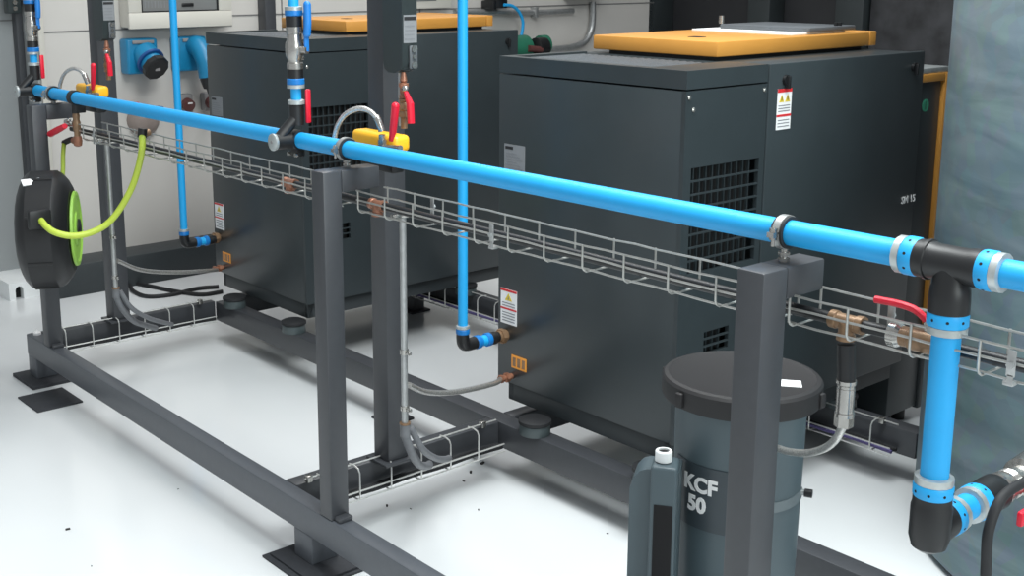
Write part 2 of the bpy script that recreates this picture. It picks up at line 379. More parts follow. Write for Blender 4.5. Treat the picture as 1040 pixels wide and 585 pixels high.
    for y in (2.592, 2.617):
        MB().prism([(y - .011, 1.092), (y + .011, 1.092), (y, 1.112)], 'x', xl, xl + .0018).build('warning_triangle', 'yellowprint', d)
        MB().box((xl, y - .0015, 1.096), (xl + .0022, y + .0015, 1.106)).build('triangle_mark', 'blackprint', d)
    for i in range(3):
        MB().box((xl, 2.58, 1.068 + i * .007), (xl + .0018, 2.628, 1.0705 + i * .007)).build('print_line', 'print', d)
        MB().box((xl, 2.58, 1.029 + i * .008), (xl + .0018, 2.628, 1.0315 + i * .008)).build('print_line', 'print', d)
    text('lettering', 'SM 15', .03, (xl + .0004, 3.236, .762), FX, 'white', d, bold=.0003)
    # air outlet and drain stubs on the left panel
    k = MB(); k.cyl((-2.472, Y0 - .03, .401), (-2.472, Y0, .401), .017); k.hexnut((-2.472, Y0 - .022, .401), (-2.472, Y0 - .006, .401), .022); k.build('outlet_stub', 'brass', c)
    k = MB(); k.cyl((-2.445, Y0 - .045, .285), (-2.445, Y0, .285), .009); k.hexnut((-2.445, Y0 - .025, .285), (-2.445, Y0 - .012, .285), .014); k.hexnut((-2.445, Y0 - .045, .285), (-2.445, Y0 - .035, .285), .012); k.build('drain_stub', 'copper', c)
    return c
comp2 = compressor()
DX = V((-1.65, 0, 0)); DC = V((-1.672, -.025, 0))
comp1 = copy_tree(comp2, DC, 'farther anthracite compressor cabinet with yellow lid standing near the beige wall'); comp1.scale = (1, .955, 1)
o = thing('cover_plate', 'thin grey plate lying on the nearer yellow lid', 'plate', (-2.2, 3.1, 1.238))
MB().box((-2.37, 3.0, 1.244), (-2.05, 3.23, 1.258), .003).build('plate', 'greymetal', o)
MB().box((-2.42, 2.93, 1.238), (-2.06, 3.19, 1.244), .001).build('paper_sheet', 'white', o)
k = MB(); k.cyl((-2.38, 3.02, 1.258), (-2.38, 3.02, 1.282), .008); k.build('stud', 'chrome', o)
for y in (3.15, 3.17): MB().cyl((-2.065, y, 1.258), (-2.065, y, 1.268), .006).build('bolt', 'black', o)

# yellow framed machine behind the nearer compressor
t = thing('yellow_framed_cabinet', 'grey cabinet in a yellow frame squeezed between the nearer compressor and the grey tank', 'cabinet', (-2.25, 3.43, 0))
MB().box((-2.6, 3.31, .05), (-1.905, 3.482, 1.09), .004).build('panel', 'comp', t)
MB().box((-2.6, 3.486, .32), (-1.895, 3.512, 1.115), .004).build('frame_upright', 'yellow', t)
MB().box((-2.6, 3.486, .04), (-1.9, 3.51, .318), .004).build('lower_panel', 'rail', t)
MB().box((-2.6, 3.31, 1.09), (-1.895, 3.486, 1.115), .004).build('frame_top', 'yellow', t)
MB().box((-2.6, 3.31, 1.115), (-1.9, 3.512, 1.132), .003).build('top_strip', 'ring', t)
MB().lathe((-1.905, 3.398, 1.02), (1, 0, 0), [(0, .019), (.0012, .019)], 24).build('round_sticker', 'green', t)
MB().box((-1.905, 3.394, 1.008), (-1.9032, 3.402, 1.032)).build('sticker_mark', 'pump', t)
for x in (-2.55, -1.95):
    for y in (3.34, 3.46): MB().cyl((x, y, 0), (x, y, .06), .02).build('foot', 'black', t)

# ------------------------------------------------------------------ galvanised tank
TC = V((-.945, 3.17, 0)); TR = .68
t = thing('galvanised_tank', 'large upright galvanised grey tank at the right edge', 'tank', TC)
MB().lathe(TC, (0, 0, 1), [(0, TR - .02), (.02, TR), (2.2, TR), (2.32, TR * .9), (2.42, TR * .62), (2.46, .15), (2.462, .001)], 96).build('shell', 'tank', t)
NZ = V((-.803, 0, .655)); yn = TC.y - math.sqrt(TR ** 2 - (NZ.x - TC.x) ** 2)
k = MB(); k.cyl((NZ.x, yn - .05, .655), (NZ.x, yn + .03, .655), .026); k.cyl((NZ.x, yn - .012, .655), (NZ.x, yn + .02, .655), .042); k.build('nozzle', 'chrome', t)

# ------------------------------------------------------------------ blue main pipe and its fittings
PY, PR = 1.535, .0195
def pz(x): return 1.0345 + (x + .98) * .0045
def pp(x): return V((x, PY, pz(x)))
o = MB().cyl(pp(-4.11), pp(-.87), PR, n=32).build('main_air_pipe', 'blue'); tag(o, 'long blue compressed air pipe running across the three front posts', 'pipe'); rebase(o, pp(-4.11))
o = MB().cyl(pp(-.73), pp(.6), PR, n=32).build('main_air_pipe', 'blue'); tag(o, 'short blue pipe leaving the tee at the right edge', 'pipe'); rebase(o, pp(-.73))
def collar(parent, a, d, r=.0195, flip=False):            # blue union collar with an aluminium ring, a = start, d = unit direction away from fitting
    a = V(a); d = V(d).normalized()
    u, w = frame_of(d)
    c = MB().lathe(a, d, [(0, r * 1.36), (.003, r * 1.42), (.017, r * 1.42), (.019, r * 1.36)], 32).build('union_collar', 'collar' if False else 'blue', parent)
    h = MB()
    for j in range(8):
        q = math.pi / 4 * j + .3; n = u * math.cos(q) + w * math.sin(q); h.cyl(a + d * .009 + n * r * 1.40, a + d * .009 + n * (r * 1.428), .0022, n=8)
    h.build('spanner_hole', 'hole', c)
    MB().lathe(a, d, [(.019, r * 1.15), (.0195, r * 1.38), (.030, r * 1.38), (.031, r * 1.18)], 16).build('lock_ring', 'ring', parent)
tx = -.803
t = thing('tee_fitting', 'black tee with blue collars where the main pipe turns down', 'pipe fitting', pp(tx))
k = MB(); xa, xb = tx - .048, tx + .042
k.lathe(pp(xa), pp(xb) - pp(xa), [(0, .0265), (.012, .0265), (.013, .0285), (.017, .0285), (.018, .0262), (.028, .0245), (.07, .0245), (.08, .0265), (.09, .0265)], 32)
k.lathe(pp(tx), (0, 0, -1), [(0, .0235), (.03, .0245), (.034, .0265), (.05, .0275), (.068, .0275)], 32); k.build('body', 'black', t)
collar(t, pp(xa), pp(xa) - pp(tx)); collar(t, pp(xb), pp(xb) - pp(tx)); collar(t, pp(tx) - V((0, 0, .068)), (0, 0, -1))
ez = .650
o = MB().cyl((tx, PY, pz(tx) - .07), (tx, PY, ez + .05), PR, n=32).build('drop_pipe', 'blue'); tag(o, 'thick blue pipe dropping straight down from the black tee in front of the tank', 'pipe'); rebase(o, (tx, PY, ez + .05))
t = thing('elbow_fitting', 'black elbow with blue collars at the foot of the thick drop pipe', 'pipe fitting', (tx, PY, ez))
k = MB(); k.lathe((tx, PY, ez + .048), (0, 0, -1), [(0, .0268), (.01, .0268), (.016, .0285), (.060, .0285), (.076, .024), (.083, .014), (.084, .001)], 32)
k.lathe((tx, PY - .002, ez), (0, 1, 0), [(0, .0275), (.03, .0275), (.041, .0268)], 32); k.build('body', 'black', t)
collar(t, (tx, PY, ez + .048), (0, 0, 1)); collar(t, (tx, PY + .040, ez), (0, 1, 0))
o = MB().cyl((tx, PY + .05, ez), (tx, PY + .15, ez), PR, n=32).build('connecting_pipe', 'blue'); tag(o, 'stubby blue pipe between the black elbow and the tank adaptor', 'pipe'); rebase(o, (tx, PY + .1, ez))
t = thing('adaptor_fitting', 'black adaptor with blue collar between the stubby pipe and the tank valve', 'pipe fitting', (tx, 1.70, ez))
k = MB(); k.lathe((tx, PY + .137, ez), (0, 1, 0), [(0, .0268), (.02, .0268), (.03, .0275), (.05, .0275), (.058, .023)], 32); k.build('body', 'black', t)
collar(t, (tx, PY + .137, ez), (0, -1, 0))
t = thing('tank_valve', 'silver ball valve line with red lever running from the adaptor to the tank', 'valve', (tx, 1.9, ez))
k = MB(); k.lathe((tx, PY + .195, ez), (0, 1, 0), [(0, .019), (.004, .025), (.014, .025), (.016, .021), (.02, .021), (.022, .024), (.026, .021), (.03, .024), (.034, .021), (.038, .024), (.042, .021), (.07, .021), (.075, .03), (.15, .034), (.2, .03), (.205, .023), (yn - .05 - PY - .195, .023)], 24)
k.build('body', 'chrome', t)
k = MB(); k.cyl((tx + .03, PY + .29, ez), (tx + .045, PY + .29, ez), .01); k.build('stem', 'chrome', t)
k = MB(); k.box((tx + .042, PY + .17, ez - .036), (tx + .052, PY + .30, ez - .012), .004); k.build('lever', 'red', t)
hp = [onX(1052, 484, -.74), onX(1020, 503, -.74), onX(1005, 535, -.74), onX(1002, 565, -.74), onX(1003, 600, -.74), onX(1020, 640, -.74)]
o = MB().tube(bez(hp, 8), .0075, 12).build('black_hose', 'rubber'); tag(o, 'black rubber hose looping down at the right edge beside the red lever', 'hose'); rebase(o, hp[-1])

# pipe clamps on the three arms
def clamp(x):
    ch = MB(); c = pp(x); d = (pp(x + 1) - pp(x)).normalized()
    t = thing('pipe_clamp', '', 'pipe clamp', (x, PY, AR), 'pipe clamps on the post arms')
    MB().lathe(c - d * .010, d, [(0, PR + .0004), (0, .025), (.020, .025), (.020, PR + .0004)], 32, False).build('rubber_lining', 'rubber', t)
    MB().lathe(c - d * .006, d, [(0, .0246), (0, .0268), (.012, .0268), (.012, .0246)], 32, False).build('strap', 'galv', t)
    for s in (-1, 1):
        y = PY + s * .030; k = MB()
        k.box((x - .006, y - .008, c.z - .004), (x + .006, y + .008, c.z + .004))
        k.hexnut((x, y, c.z + .003), (x, y, c.z + .010), .006); k.cyl((x, y, c.z - .018), (x, y, c.z + .012), .003)
        k.hexnut((x, y, c.z - .008), (x, y, c.z - .003), .006); k.build('clamp_bolt', 'chrome', t)
    k = MB(); k.cyl((x, PY, AR), (x, PY, c.z - .026), .005); k.hexnut((x, PY, AR), (x, PY, AR + .006), .009); k.hexnut((x, PY, AR + .010), (x, PY, AR + .015), .009); k.build('stud', 'chrome', t)
    return t
cl = [clamp(-1.072), clamp(-2.247), clamp(-3.965)]
cl[0]['label'] = 'rubber lined pipe clamp on the arm above the black lidded tank'
cl[1]['label'] = 'rubber lined pipe clamp on the middle post arm'
cl[2]['label'] = 'rubber lined pipe clamp on the left end post arm'

# swan neck branches and risers with ball valves
def riser(label_w, label_r, x):
    c = pp(x); w = thing('branch_fitting', label_w, 'pipe fitting', c, 'black branch fittings on the main pipe')
    k = MB(); k.cyl(c - V((.018, 0, .001)), c + V((.018, 0, 0)), .0245, n=28); k.cyl(c, c - V((0, .062, 0)), .019, n=28)
    k.tube([c - V((0, .052, -.006)), c - V((0, .042, -.016)), c + V((0, -.006, .050)), c + V((0, 0, .060))], .0135, 16); k.cyl(c + V((0, 0, .036)), c + V((0, 0, .085)), .0175, n=24)
    k.box(c + V((-.014, -.012, -.04)), c + V((.014, .012, -.015)), .003); k.build('body', 'black', w)
    k = MB().lathe(c - V((0, .062, 0)), (0, -1, 0), [(0, .0195), (.003, .0205), (.007, .0205), (.009, .017)], 28); k.build('end_cap', 'ring', w)
    MB().cyl(c - V((0, .070, 0)), c - V((0, .072, 0)), .004, n=12).build('cap_screw', 'grey', w)
    for s in (-1, 1): MB().cyl(c + V((s * .016, -.012, -.034)), c + V((s * .016, -.018, -.034)), .005, n=10).build('saddle_screw', 'chrome', w)
    r = thing('riser_pipe', label_r, 'pipe', c + V((0, 0, .085)), 'blue risers with ball valves')
    z = c.z + .085
    MB().lathe((x, PY, z), (0, 0, 1), [(0, .017), (0, .0205), (.009, .0205), (.011, .016)], 16).build('lock_ring', 'ring', r)
    MB().cyl((x, PY, z + .009), (x, PY, z + .047), .0125, n=24).build('short_pipe', 'blue', r)
    MB().lathe((x, PY, z + .038), (0, 0, 1), [(0, .017), (0, .021), (.008, .021), (.009, .019)], 16).build('lock_ring', 'ring', r)
    MB().lathe((x, PY, z + .046), (0, 0, 1), [(0, .0195), (.002, .021), (.013, .021), (.015, .019)], 28).build('union_collar', 'collar', r)
    MB().lathe((x, PY, z + .061), (0, 0, 1), [(0, .019), (.022, .0185), (.024, .016)], 28).build('coupling', 'black', r)
    MB().lathe((x, PY, z + .083), (0, 0, 1), [(0, .0195), (.014, .0195), (.016, .017), (.024, .018), (.030, .0215), (.050, .0225), (.060, .0215), (.068, .018), (.082, .0175), (.084, .0195), (.098, .0195)], 24).build('ball_valve', 'chrome', r)
    MB().cyl((x + .018, PY + .006, z + .128), (x + .036, PY + .012, z + .128), .009).build('valve_stem', 'chrome', r)
    k = MB(); k.box((x + .030, PY + .005, z + .124), (x + .037, PY + .018, z + .215), .003); k.tube(bez([(x + .036, PY + .012, z + .165), (x + .040, PY + .012, z + .19), (x + .040, PY + .012, z + .232)], 6), .009, 12); k.ball((x + .040, PY + .012, z + .232), .009); k.ball((x + .036, PY + .012, z + .165), .009); k.build('lever', 'bluehandle', r)
    MB().lathe((x, PY, z + .181), (0, 0, 1), [(0, .019), (.024, .0195), (.026, .017)], 28).build('coupling', 'black', r)
    MB().lathe((x, PY, z + .206), (0, 0, 1), [(0, .0195), (.002, .021), (.012, .021), (.014, .019)], 28).build('union_collar', 'collar', r)
    MB().lathe((x, PY, z + .219), (0, 0, 1), [(0, .017), (0, .021), (.008, .021), (.009, .019)], 16).build('lock_ring', 'ring', r)
    MB().cyl((x, PY, z + .22), (x, PY, 2.3), .0125, n=24).build('upper_pipe', 'blue', r)
    k = MB(); k.box((x + .0145, PY + .014, z - .045), (x + .0215, PY + .028, z + .035), .003); k.build('drain_lever', 'red', w)
riser('black branch fitting with silver cap left of the middle post', 'blue riser with silver ball valve and blue lever above the middle branch fitting', -2.452)
riser('black branch fitting with silver cap at the left end of the main pipe', 'blue riser with silver ball valve above the left end of the main pipe', -4.115)

# blue drop pipes to the compressors
def drop(label, off=V()):
    x, y, z = -2.472, 2.065, .412
    t = thing('outlet_pipe', label, 'pipe', (x, y, z), 'blue drop pipes to the compressors')
    MB().cyl((x, y, z + .03), (x, y, 2.3), .0135, n=24).build('drop_pipe', 'blue', t)
    MB().lathe((x, y, z + .024), (0, 0, 1), [(0, .018), (.002, .0195), (.013, .0195), (.015, .018)], 24).build('union_collar', 'collar', t)
    MB().lathe((x, y, z + .039), (0, 0, 1), [(0, .018), (.001, .0195), (.009, .0195), (.010, .016)], 12).build('lock_ring', 'ring', t)
    k = MB(); k.tube(bez([(x, y, z + .026), (x, y, z + .008), (x, y + .004, z - .006), (x, y + .018, z - .011), (x, y + .045, z - .011)], 6), .018, 20); k.build('elbow', 'black', t)
    MB().lathe((x, y + .045, z - .011), (0, 1, 0), [(0, .018), (.002, .0195), (.014, .0195), (.016, .018), (.017, .0165), (.020, .0165)], 24).build('union_collar', 'collar', t)
    MB().cyl((x, y + .06, z - .011), (x, y + .085, z - .011), .0155, n=24).build('short_pipe', 'blue', t)
    MB().lathe((x, y + .083, z - .011), (0, 1, 0), [(0, .018), (.002, .0195), (.014, .0195), (.016, .018)], 24).build('union_collar', 'collar', t)
    MB().lathe((x, y + .098, z - .011), (0, 1, 0), [(0, .018), (.02, .018), (.024, .015), (.031, .015)], 24).build('coupling', 'black', t)
    return t
d2 = drop('thin blue pipe dropping to the outlet of the nearer compressor')
d1 = copy_tree(d2, DX, 'thin blue pipe dropping to the outlet of the farther compressor')

# ------------------------------------------------------------------ wire trays
def tray(x0, x1, label, clips=(), y0=1.528, y1=1.604, z0=.8935, z1=.9405):
    t = thing('wire_cable_tray', label, 'cable tray', ((x0 + x1) / 2, (y0 + y1) / 2, z0), 'wire trays under the main pipe')
    r = .0020
    for (y, z) in ((y0, z1), (y0, (z0 + z1) / 2 + .002), (y0 + .010, z0), (y1 - .01, z0), (y1, z1)):
        pts = []
        n = int((x1 - x0) / .05)
        for i in range(n + 1):
            x = x0 + (x1 - x0) * i / n; pts.append((x, y, z + (random.random() - .5) * .0025))
        MB().tube(pts, r, 6).build('long_wire', 'wire', t)
    n = int((x1 - x0) / .1); s0 = x0 + ((x1 - x0) - n * .1) / 2
    for i in range(n + 1):
        x = s0 + i * .1
        MB().tube([(x, y0 - .003, z1 + .001), (x, y0 - .003, z0 + .008), (x, y0 + .001, z0 + .001), (x, y0 + .008, z0 - .003), (x, y1 - .008, z0 - .003), (x, y1 - .001, z0 + .001), (x, y1 + .003, z0 + .008), (x, y1 + .003, z1 + .001)], r, 6).build('cross_wire', 'wire', t)
    for cx, rear in clips:
        y, sg = (y1 + .0055, 1) if rear else (y0 - .0055, -1)
        k = MB(); k.box((cx - .006, y - .001, z0 + .010), (cx + .006, y + .001, z1 - .001), .0006); k.hexnut((cx, y, z0 + .026), (cx, y + sg * .006, z0 + .026), .005)
        k.box((cx - .010, min(y, y - sg * .014), z0 - .004), (cx + .004, max(y, y - sg * .014) + .001, z0 + .002), .001); k.box((cx - .004, y - .001, z0), (cx + .004, y + .001, z0 + .012)); k.build('splice_clip', 'galv', t)
    return t
tray(-3.745, -2.27, 'wire cable tray between the left end post and the middle post', ((-3.62, 0),))
tray(-2.20, -1.08, 'wire cable tray between the middle post and the post by the black tank', ((-1.735, 0), (-1.115, 0), (-2.03, 1)))
tray(-1.06, -.24, 'wire cable tray right of the post by the black tank', ((-.93, 1), (-.705, 0)))
# condensate pipe lying in the trays
CZ, CYY = .9075, 1.566
o = MB().cyl((-3.9, CYY, CZ), (-.3, CYY, CZ), .0095, n=16).build('condensate_pipe', 'black'); tag(o, 'thin black plastic pipe lying along inside the wire trays', 'pipe'); rebase(o, (-2.1, CYY, CZ))
def tee(x, label, m, q=1):
    t = thing('tee_fitting', label, 'pipe fitting', (x, CYY, CZ), 'brass tees on the black pipe')
    k = MB(); k.lathe((x - .032 * q, CYY, CZ), (1, 0, 0), [(0, .0165 * q), (.012 * q, .0165 * q), (.014 * q, .014 * q), (.050 * q, .014 * q), (.052 * q, .0165 * q), (.064 * q, .0165 * q)], 20)
    k.lathe((x, CYY - .002, CZ), (0, 0, -1), [(0, .014 * q), (.020 * q, .014 * q), (.022 * q, .0165 * q), (.032 * q, .0165 * q)], 20); k.build('body', m, t); return t
tee(-.975, 'brass tee in the tray over the short black drop pipe beside the black lidded tank', 'brass', .85)
tee(-2.172, 'copper tee in the tray just right of the middle post', 'copper', .78)
tee(-2.54, 'copper tee in the tray just left of the middle post', 'copper', .78)
# drop to the filter tank
t = thing('condensate_drop', 'short black drop pipe with silver ferrule under the brass tee', 'pipe', (-.97, CYY, .76))
MB().cyl((-.975, CYY, CZ - .034), (-.97, CYY, .812), .0135, n=20).build('pipe', 'black', t)
k = MB(); k.lathe((-.97, CYY, .818), (0, 0, -1), [(0, .015), (.006, .015), (.008, .0128), (.012, .0128), (.013, .0135), (.05, .0135), (.052, .015), (.058, .015)], 20); k.build('ferrule', 'chrome', t)
MB().hexnut((-.97, CYY, .760), (-.97, CYY, .744), .0145).build('hex_nut', 'chrome', t)
hp = [(-.97, CYY, .726), (-.972, 1.572, .705), (-.992, 1.60, .686), (-1.06, 1.66, .645), (-1.13, 1.71, .608), (-1.195, 1.745, .594)]
hp = [V((-.97, CYY, .746)), onY(854, 437, 1.58), onY(849, 446, 1.60), onY(838, 455, 1.64), onY(821, 460, 1.68), onY(803, 459, 1.71), onY(789, 455, 1.735)]
o = MB().tube(bez(hp, 8), .0065, 12).build('flexible_hose', 'braid'); tag(o, 'braided steel hose looping from the silver ferrule into the black lidded tank', 'hose'); rebase(o, hp[0])
# red lever valve in the tray
t = thing('tray_valve', 'brass ball valve with long red lever in the tray beside the thick drop pipe', 'valve', (-.845, CYY, CZ))
k = MB(); k.lathe((-.885, CYY, CZ), (1, 0, 0), [(0, .015), (.012, .015), (.014, .017), (.04, .018), (.06, .015), (.075, .015)], 18); k.build('body', 'brass', t)
MB().lathe((-.905, CYY, CZ), (1, 0, 0), [(0, .014), (.003, .019), (.014, .019), (.02, .015)], 18).build('union_nut', 'chrome', t)
MB().cyl((-.848, CYY, CZ + .014), (-.848, CYY, CZ + .03), .006, n=12).build('stem', 'chrome', t)
k = MB(); k.tube(bez([(-.846, CYY, CZ + .026)] + [onY(u_, v_, CYY) for u_, v_ in ((937, 321), (927, 313.5), (912, 308.5), (889, 304))], 6), .0055, 10); k.build('lever', 'red', t)

# trays along the floor beams
def floor_tray(ax, a0, a1, b, face, label, cab=None):
    # ax 'y': runs along Y on the +X face of a cross beam at x=b ; ax 'x': runs along X on the -Y face of a beam at y=b
    t = thing('floor_wire_tray', label, 'cable tray', (b, (a0 + a1) / 2, .11) if ax == 'y' else ((a0 + a1) / 2, b, .11), 'wire trays along the floor beams')
    def P(s, d, z): return V((b + d, s, z)) if ax == 'y' else V((s, b - d, z))
    r = .0022
    for d, z in ((.012, .176), (.048, .115), (.050, .094), (.012, .094)):
        MB().tube([P(a0 + (a1 - a0) * i / 8, d, z) for i in range(9)], r, 6).build('long_wire', 'wirebright', t)
    n = int((a1 - a0) / .1)
    for i in range(n + 1):
        s = a0 + .04 + i * .1
        if s > a1: break
        MB().tube([P(s, .006, .178), P(s, .030, .180), P(s, .046, .176), P(s, .052, .166), P(s, .052, .098), P(s, .048, .091), P(s, .006, .091)], r, 6).build('cross_wire', 'wirebright', t)
    for s in (a0 + .012, a1 - .05):
        k = MB(); q = P(s, .012, .176); k.box(q - V((.008, .008, .010)), q + V((.008, .008, .008)), .002); k.build('clip', 'chrome', t)
    for j in range(3):
        MB().tube(bez([P(a0 + (a1 - a0) * i / 6, .014 + .012 * j, .102 + .003 * ((i + j) % 2)) for i in range(7)], 4), .0055, 8).build('cable', cab if cab and j == 2 else 'rubber', t)
    return t
floor_tray('y', 1.512, 2.15, -4.10, 1, 'wire tray holding black cables along the floor beam at the left end')
floor_tray('y', 1.512, 2.15, -2.44, 1, 'wire tray holding black cables along the floor beam behind the middle post')
floor_tray('x', -3.98, -2.52, 3.0, 1, 'wire tray on the rear floor beam under the farther compressor', 'purple')
floor_tray('x', -2.38, -1.68, 3.0, 1, 'wire tray with a purple cable on the rear floor beam behind the black lidded tank', 'purple')

# ------------------------------------------------------------------ separators with drains on the tall posts
def separator():
    t = thing('filter_separator', 'dark box shaped filter housing on the tall post behind the middle post', 'filter', (-2.235, 1.70, 1.05), 'filter housings on the tall posts')
    x0, x1, y0, y1 = -2.325, -2.250, 1.698, 1.742
    h = MB(); h.prism([(x0 + .02, 1.188), (x1 - .03, 1.188), (x1 - .008, 1.196), (x1, 1.212), (x1, 2.0), (x0, 2.0), (x0, 1.212), (x0 + .006, 1.196)], 'y', y0, y1); hb = h.build('housing', 'sep', t)
    MB().box((x0 - .07, y0 + .012, 1.5), (x0, y1 + .001, 1.56), .003).build('bracket', 'post', t)
    MB().box((x1, y0 + .004, 1.258), (x1 + .001, y1 - .001, 1.322)).build('label_plate', 'silverlabel', hb)
    MB().box((x1 + .001, y0 + .006, 1.310), (x1 + .0016, y1 - .004, 1.318)).build('label_print', 'blackprint', hb)
    for i in range(4): MB().box((x1 + .001, y0 + .008, 1.266 + i * .010), (x1 + .0016, y1 - .008, 1.2685 + i * .010)).build('label_print', 'print', hb)
    MB().box((x1, y0 + .018, 1.198), (x1 + .006, y1 - .002, 1.252), .004).build('sight_glass', 'greymetal', hb)
    for z in (1.207, 1.226, 1.244): MB().cyl((x1 + .005, y0 + .030, z), (x1 + .010, y0 + .030, z), .008 if z != 1.226 else .005, n=14).build('gauge_screw', 'chrome', hb)
    x, y = -2.268, 1.715
    k = MB(); k.lathe((x, y, 1.19), (0, 0, -1), [(0, .005), (.01, .007), (.02, .009), (.024, .006), (.026, .012), (.034, .012), (.036, .009), (.052, .009), (.054, .011), (.06, .011), (.062, .008)], 16); k.build('nipple', 'copper', t)
    k = MB(); k.lathe((x, y, 1.128), (0, 0, -1), [(0, .012), (.006, .012), (.008, .010), (.016, .0145), (.024, .0145), (.028, .011), (.034, .013), (.042, .013), (.044, .008), (.07, .008)], 16); k.build('drain_valve', 'brass', t)
    k = MB(); k.cyl((x, y, 1.15), (x + .022, y - .012, 1.154), .007); k.ball((x + .022, y - .012, 1.154), .008); k.build('valve_stem', 'chrome', t)
    k = MB(); k.tube([(x + .022, y - .012, 1.148), (x + .040, y - .012, 1.120), (x + .043, y - .012, 1.075)], .0085, 10, rr=[.005, .009, .0085]); k.build('lever', 'red', t)
    MB().cyl((x - .030, y + .01, 1.06), (x - .030, y + .01, 1.20), .003, n=8).build('vent_tube', 'galv', t)
    return t
s1 = separator()
s0 = copy_tree(s1, (-1.655, 0, 0), 'dark box shaped filter housing on the tall left post in front of the beige wall')
def drain():
    t = thing('condensate_drain', 'yellow capped condensate drain behind the main pipe beside the middle post', 'drain', (-2.28, 1.66, 1.0), 'yellow capped drains behind the main pipe')
    cx, cy, cz = -2.285, 1.665, 1.036; ux = onY(388, 133, 1.629).x - cx
    k = MB(); k.box((cx - .098, cy - .024, cz - .024), (cx + .078, cy + .024, cz + .016), .012, 4); k.build('cap', 'eco', t)
    MB().box((cx - .065, cy - .02, cz - .075), (cx + .06, cy + .02, cz - .021), .008).build('body', 'black', t)
    k = MB(); k.hexnut((cx + ux, cy - .036, cz - .014), (cx + ux, cy - .036, cz + .006), .011); k.cyl((cx + ux, cy - .036, cz - .012), (cx + ux, cy - .036, cz + .018), .008); k.build('hose_union', 'chrome', t)
    k = MB(); k.tube([onY(397, 143, 1.629), onY(399, 134, 1.629), onY(401.5, 109, 1.629)], .008, 10, rr=[.005, .0085, .0095]); k.ball(onY(401.5, 108, 1.629), .0095); k.build('lever', 'red', t)
    k = MB(); k.cyl((cx + ux, cy - .036, cz - .012), (cx + ux + .07, cy - .036, cz - .006), .007); k.build('valve_body', 'chrome', t)
    return t
e1 = drain()
e0 = copy_tree(e1, (-1.655, 0, -.008), 'yellow capped condensate drain behind the main pipe near the left end')
def arch(label, dx, dz=0):
    pts = [(-2.262 + dx, 1.575, 1.02 + dz), (-2.270 + dx, 1.585, 1.06 + dz), (-2.272 + dx, 1.60, 1.092 + dz), (-2.268 + dx, 1.615, 1.106 + dz), (-2.266 + dx, 1.625, 1.098 + dz), (-2.267 + dx, 1.629, 1.06 + dz)]
    a = [onY(339, 146, 1.575), onY(342, 130, 1.58), onY(350, 117, 1.588), onY(363, 110.5, 1.60), onY(375, 112.5, 1.612), onY(384, 122, 1.622), onY(388, 133, 1.629)]
    a = [p + V((dx, 0, dz)) for p in a]
    t = thing('vent_hose', label, 'hose', a[-1], 'arched vent hoses')
    MB().tube(bez(a, 8), .0062, 12).build('hose', 'braid', t)
    MB().tube([a[-2] + V((-.006, 0, .006)), a[-2], a[-1]], .0085, 14).build('ferrule', 'chrome', t)
    k = MB(); k.cyl(a[0] + V((0, 0, -.02)), a[0] + V((0, 0, .006)), .009, n=12); k.build('end_fitting', 'black', t)
arch('braided arch hose from the main pipe to the yellow drain near the middle post', 0)
arch('braided arch hose from the main pipe to the yellow drain near the left end', -1.655, -.01)

# ------------------------------------------------------------------ vertical steel tubes, conduits and hoses
def steel_tube(label, dx):
    x, y = -2.178 + dx, 1.64
    t = thing('conduit_tube', label, 'tube', (x, y, .34), 'galvanised tubes below the trays')
    MB().cyl((x, y, .36), (x, y, .888), .008, n=16).build('tube', 'galv', t)
    MB().lathe((x, y, .335), (0, 0, 1), [(0, .0125), (.03, .0125), (.032, .010)], 16).build('conduit_bush', 'conduit', t)
    MB().lathe((x, y, .366), (0, 0, 1), [(0, .0135), (.004, .0135)], 16).build('seal_ring', 'brass', t)
    for z in (.40, .54, .868):
        k = MB(); k.lathe((x, y, z), (0, 0, 1), [(0, .0105), (.012, .0105)], 16); k.box((x - .006, y - .032, z + .001), (x + .006, y, z + .010), .002) if z > .8 else k.box((x, y - .004, z + .001), (x + .024, y + .004, z + .010), .002); k.build('clip', 'chrome', t)
    return t
steel_tube('galvanised tube hanging below the tray right of the middle post', 0)
steel_tube('galvanised tube hanging below the tray beside the lime hose', -1.62)
def cond(pts, r, m, label, cat, name, group=None):
    o = MB().tube(bez(pts, 8), r, 12).build(name, m); tag(o, label, cat, group); rebase(o, pts[-1]); return o
for dx, nm in ((0, 'behind the middle post'), (-1.62, 'at the left end')):
    x = -2.178 + dx
    cond([(x, 1.64, .337), (x - .004, 1.66, .29), (x - .05, 1.72, .225), (x - .13, 1.81, .17), (x - .20, 1.87, .135)], .0105, 'conduit', 'thick grey flexible conduit bending into the floor tray ' + nm, 'conduit', 'flexible_conduit', 'flexible conduits into the floor trays')
    cond([(x + .006, 1.652, .355), (x + .004, 1.69, .29), (x - .06, 1.78, .222), (x - .12, 1.86, .178), (x - .19, 1.93, .14)], .0085, 'conduit', 'thinner grey flexible conduit beside the thick one ' + nm, 'conduit', 'flexible_conduit', 'flexible conduits into the floor trays')
h = [(-2.168, 1.65, .452), (-2.19, 1.74, .40), (-2.25, 1.86, .345), (-2.33, 1.98, .312), (-2.41, 2.10, .297), (-2.445, 2.18, .286)]
a = [onY(415, 391, 1.66), onY(432, 398, 1.76), onY(455, 399, 1.87), onY(480, 395, 1.99), onY(503, 389, 2.11), V((-2.445, 2.182, .285))]
cond(a, .0075, 'braid', 'braided steel drain hose running to the lower left corner of the nearer compressor', 'hose', 'drain_hose', 'braided drain hoses')
cond([p + V((-1.65 + .02, 0, 0)) if i < 2 else p + V((-1.65, 0, 0)) for i, p in enumerate(a)], .0075, 'braid', 'braided steel drain hose running to the lower left corner of the farther compressor', 'hose', 'drain_hose', 'braided drain hoses')
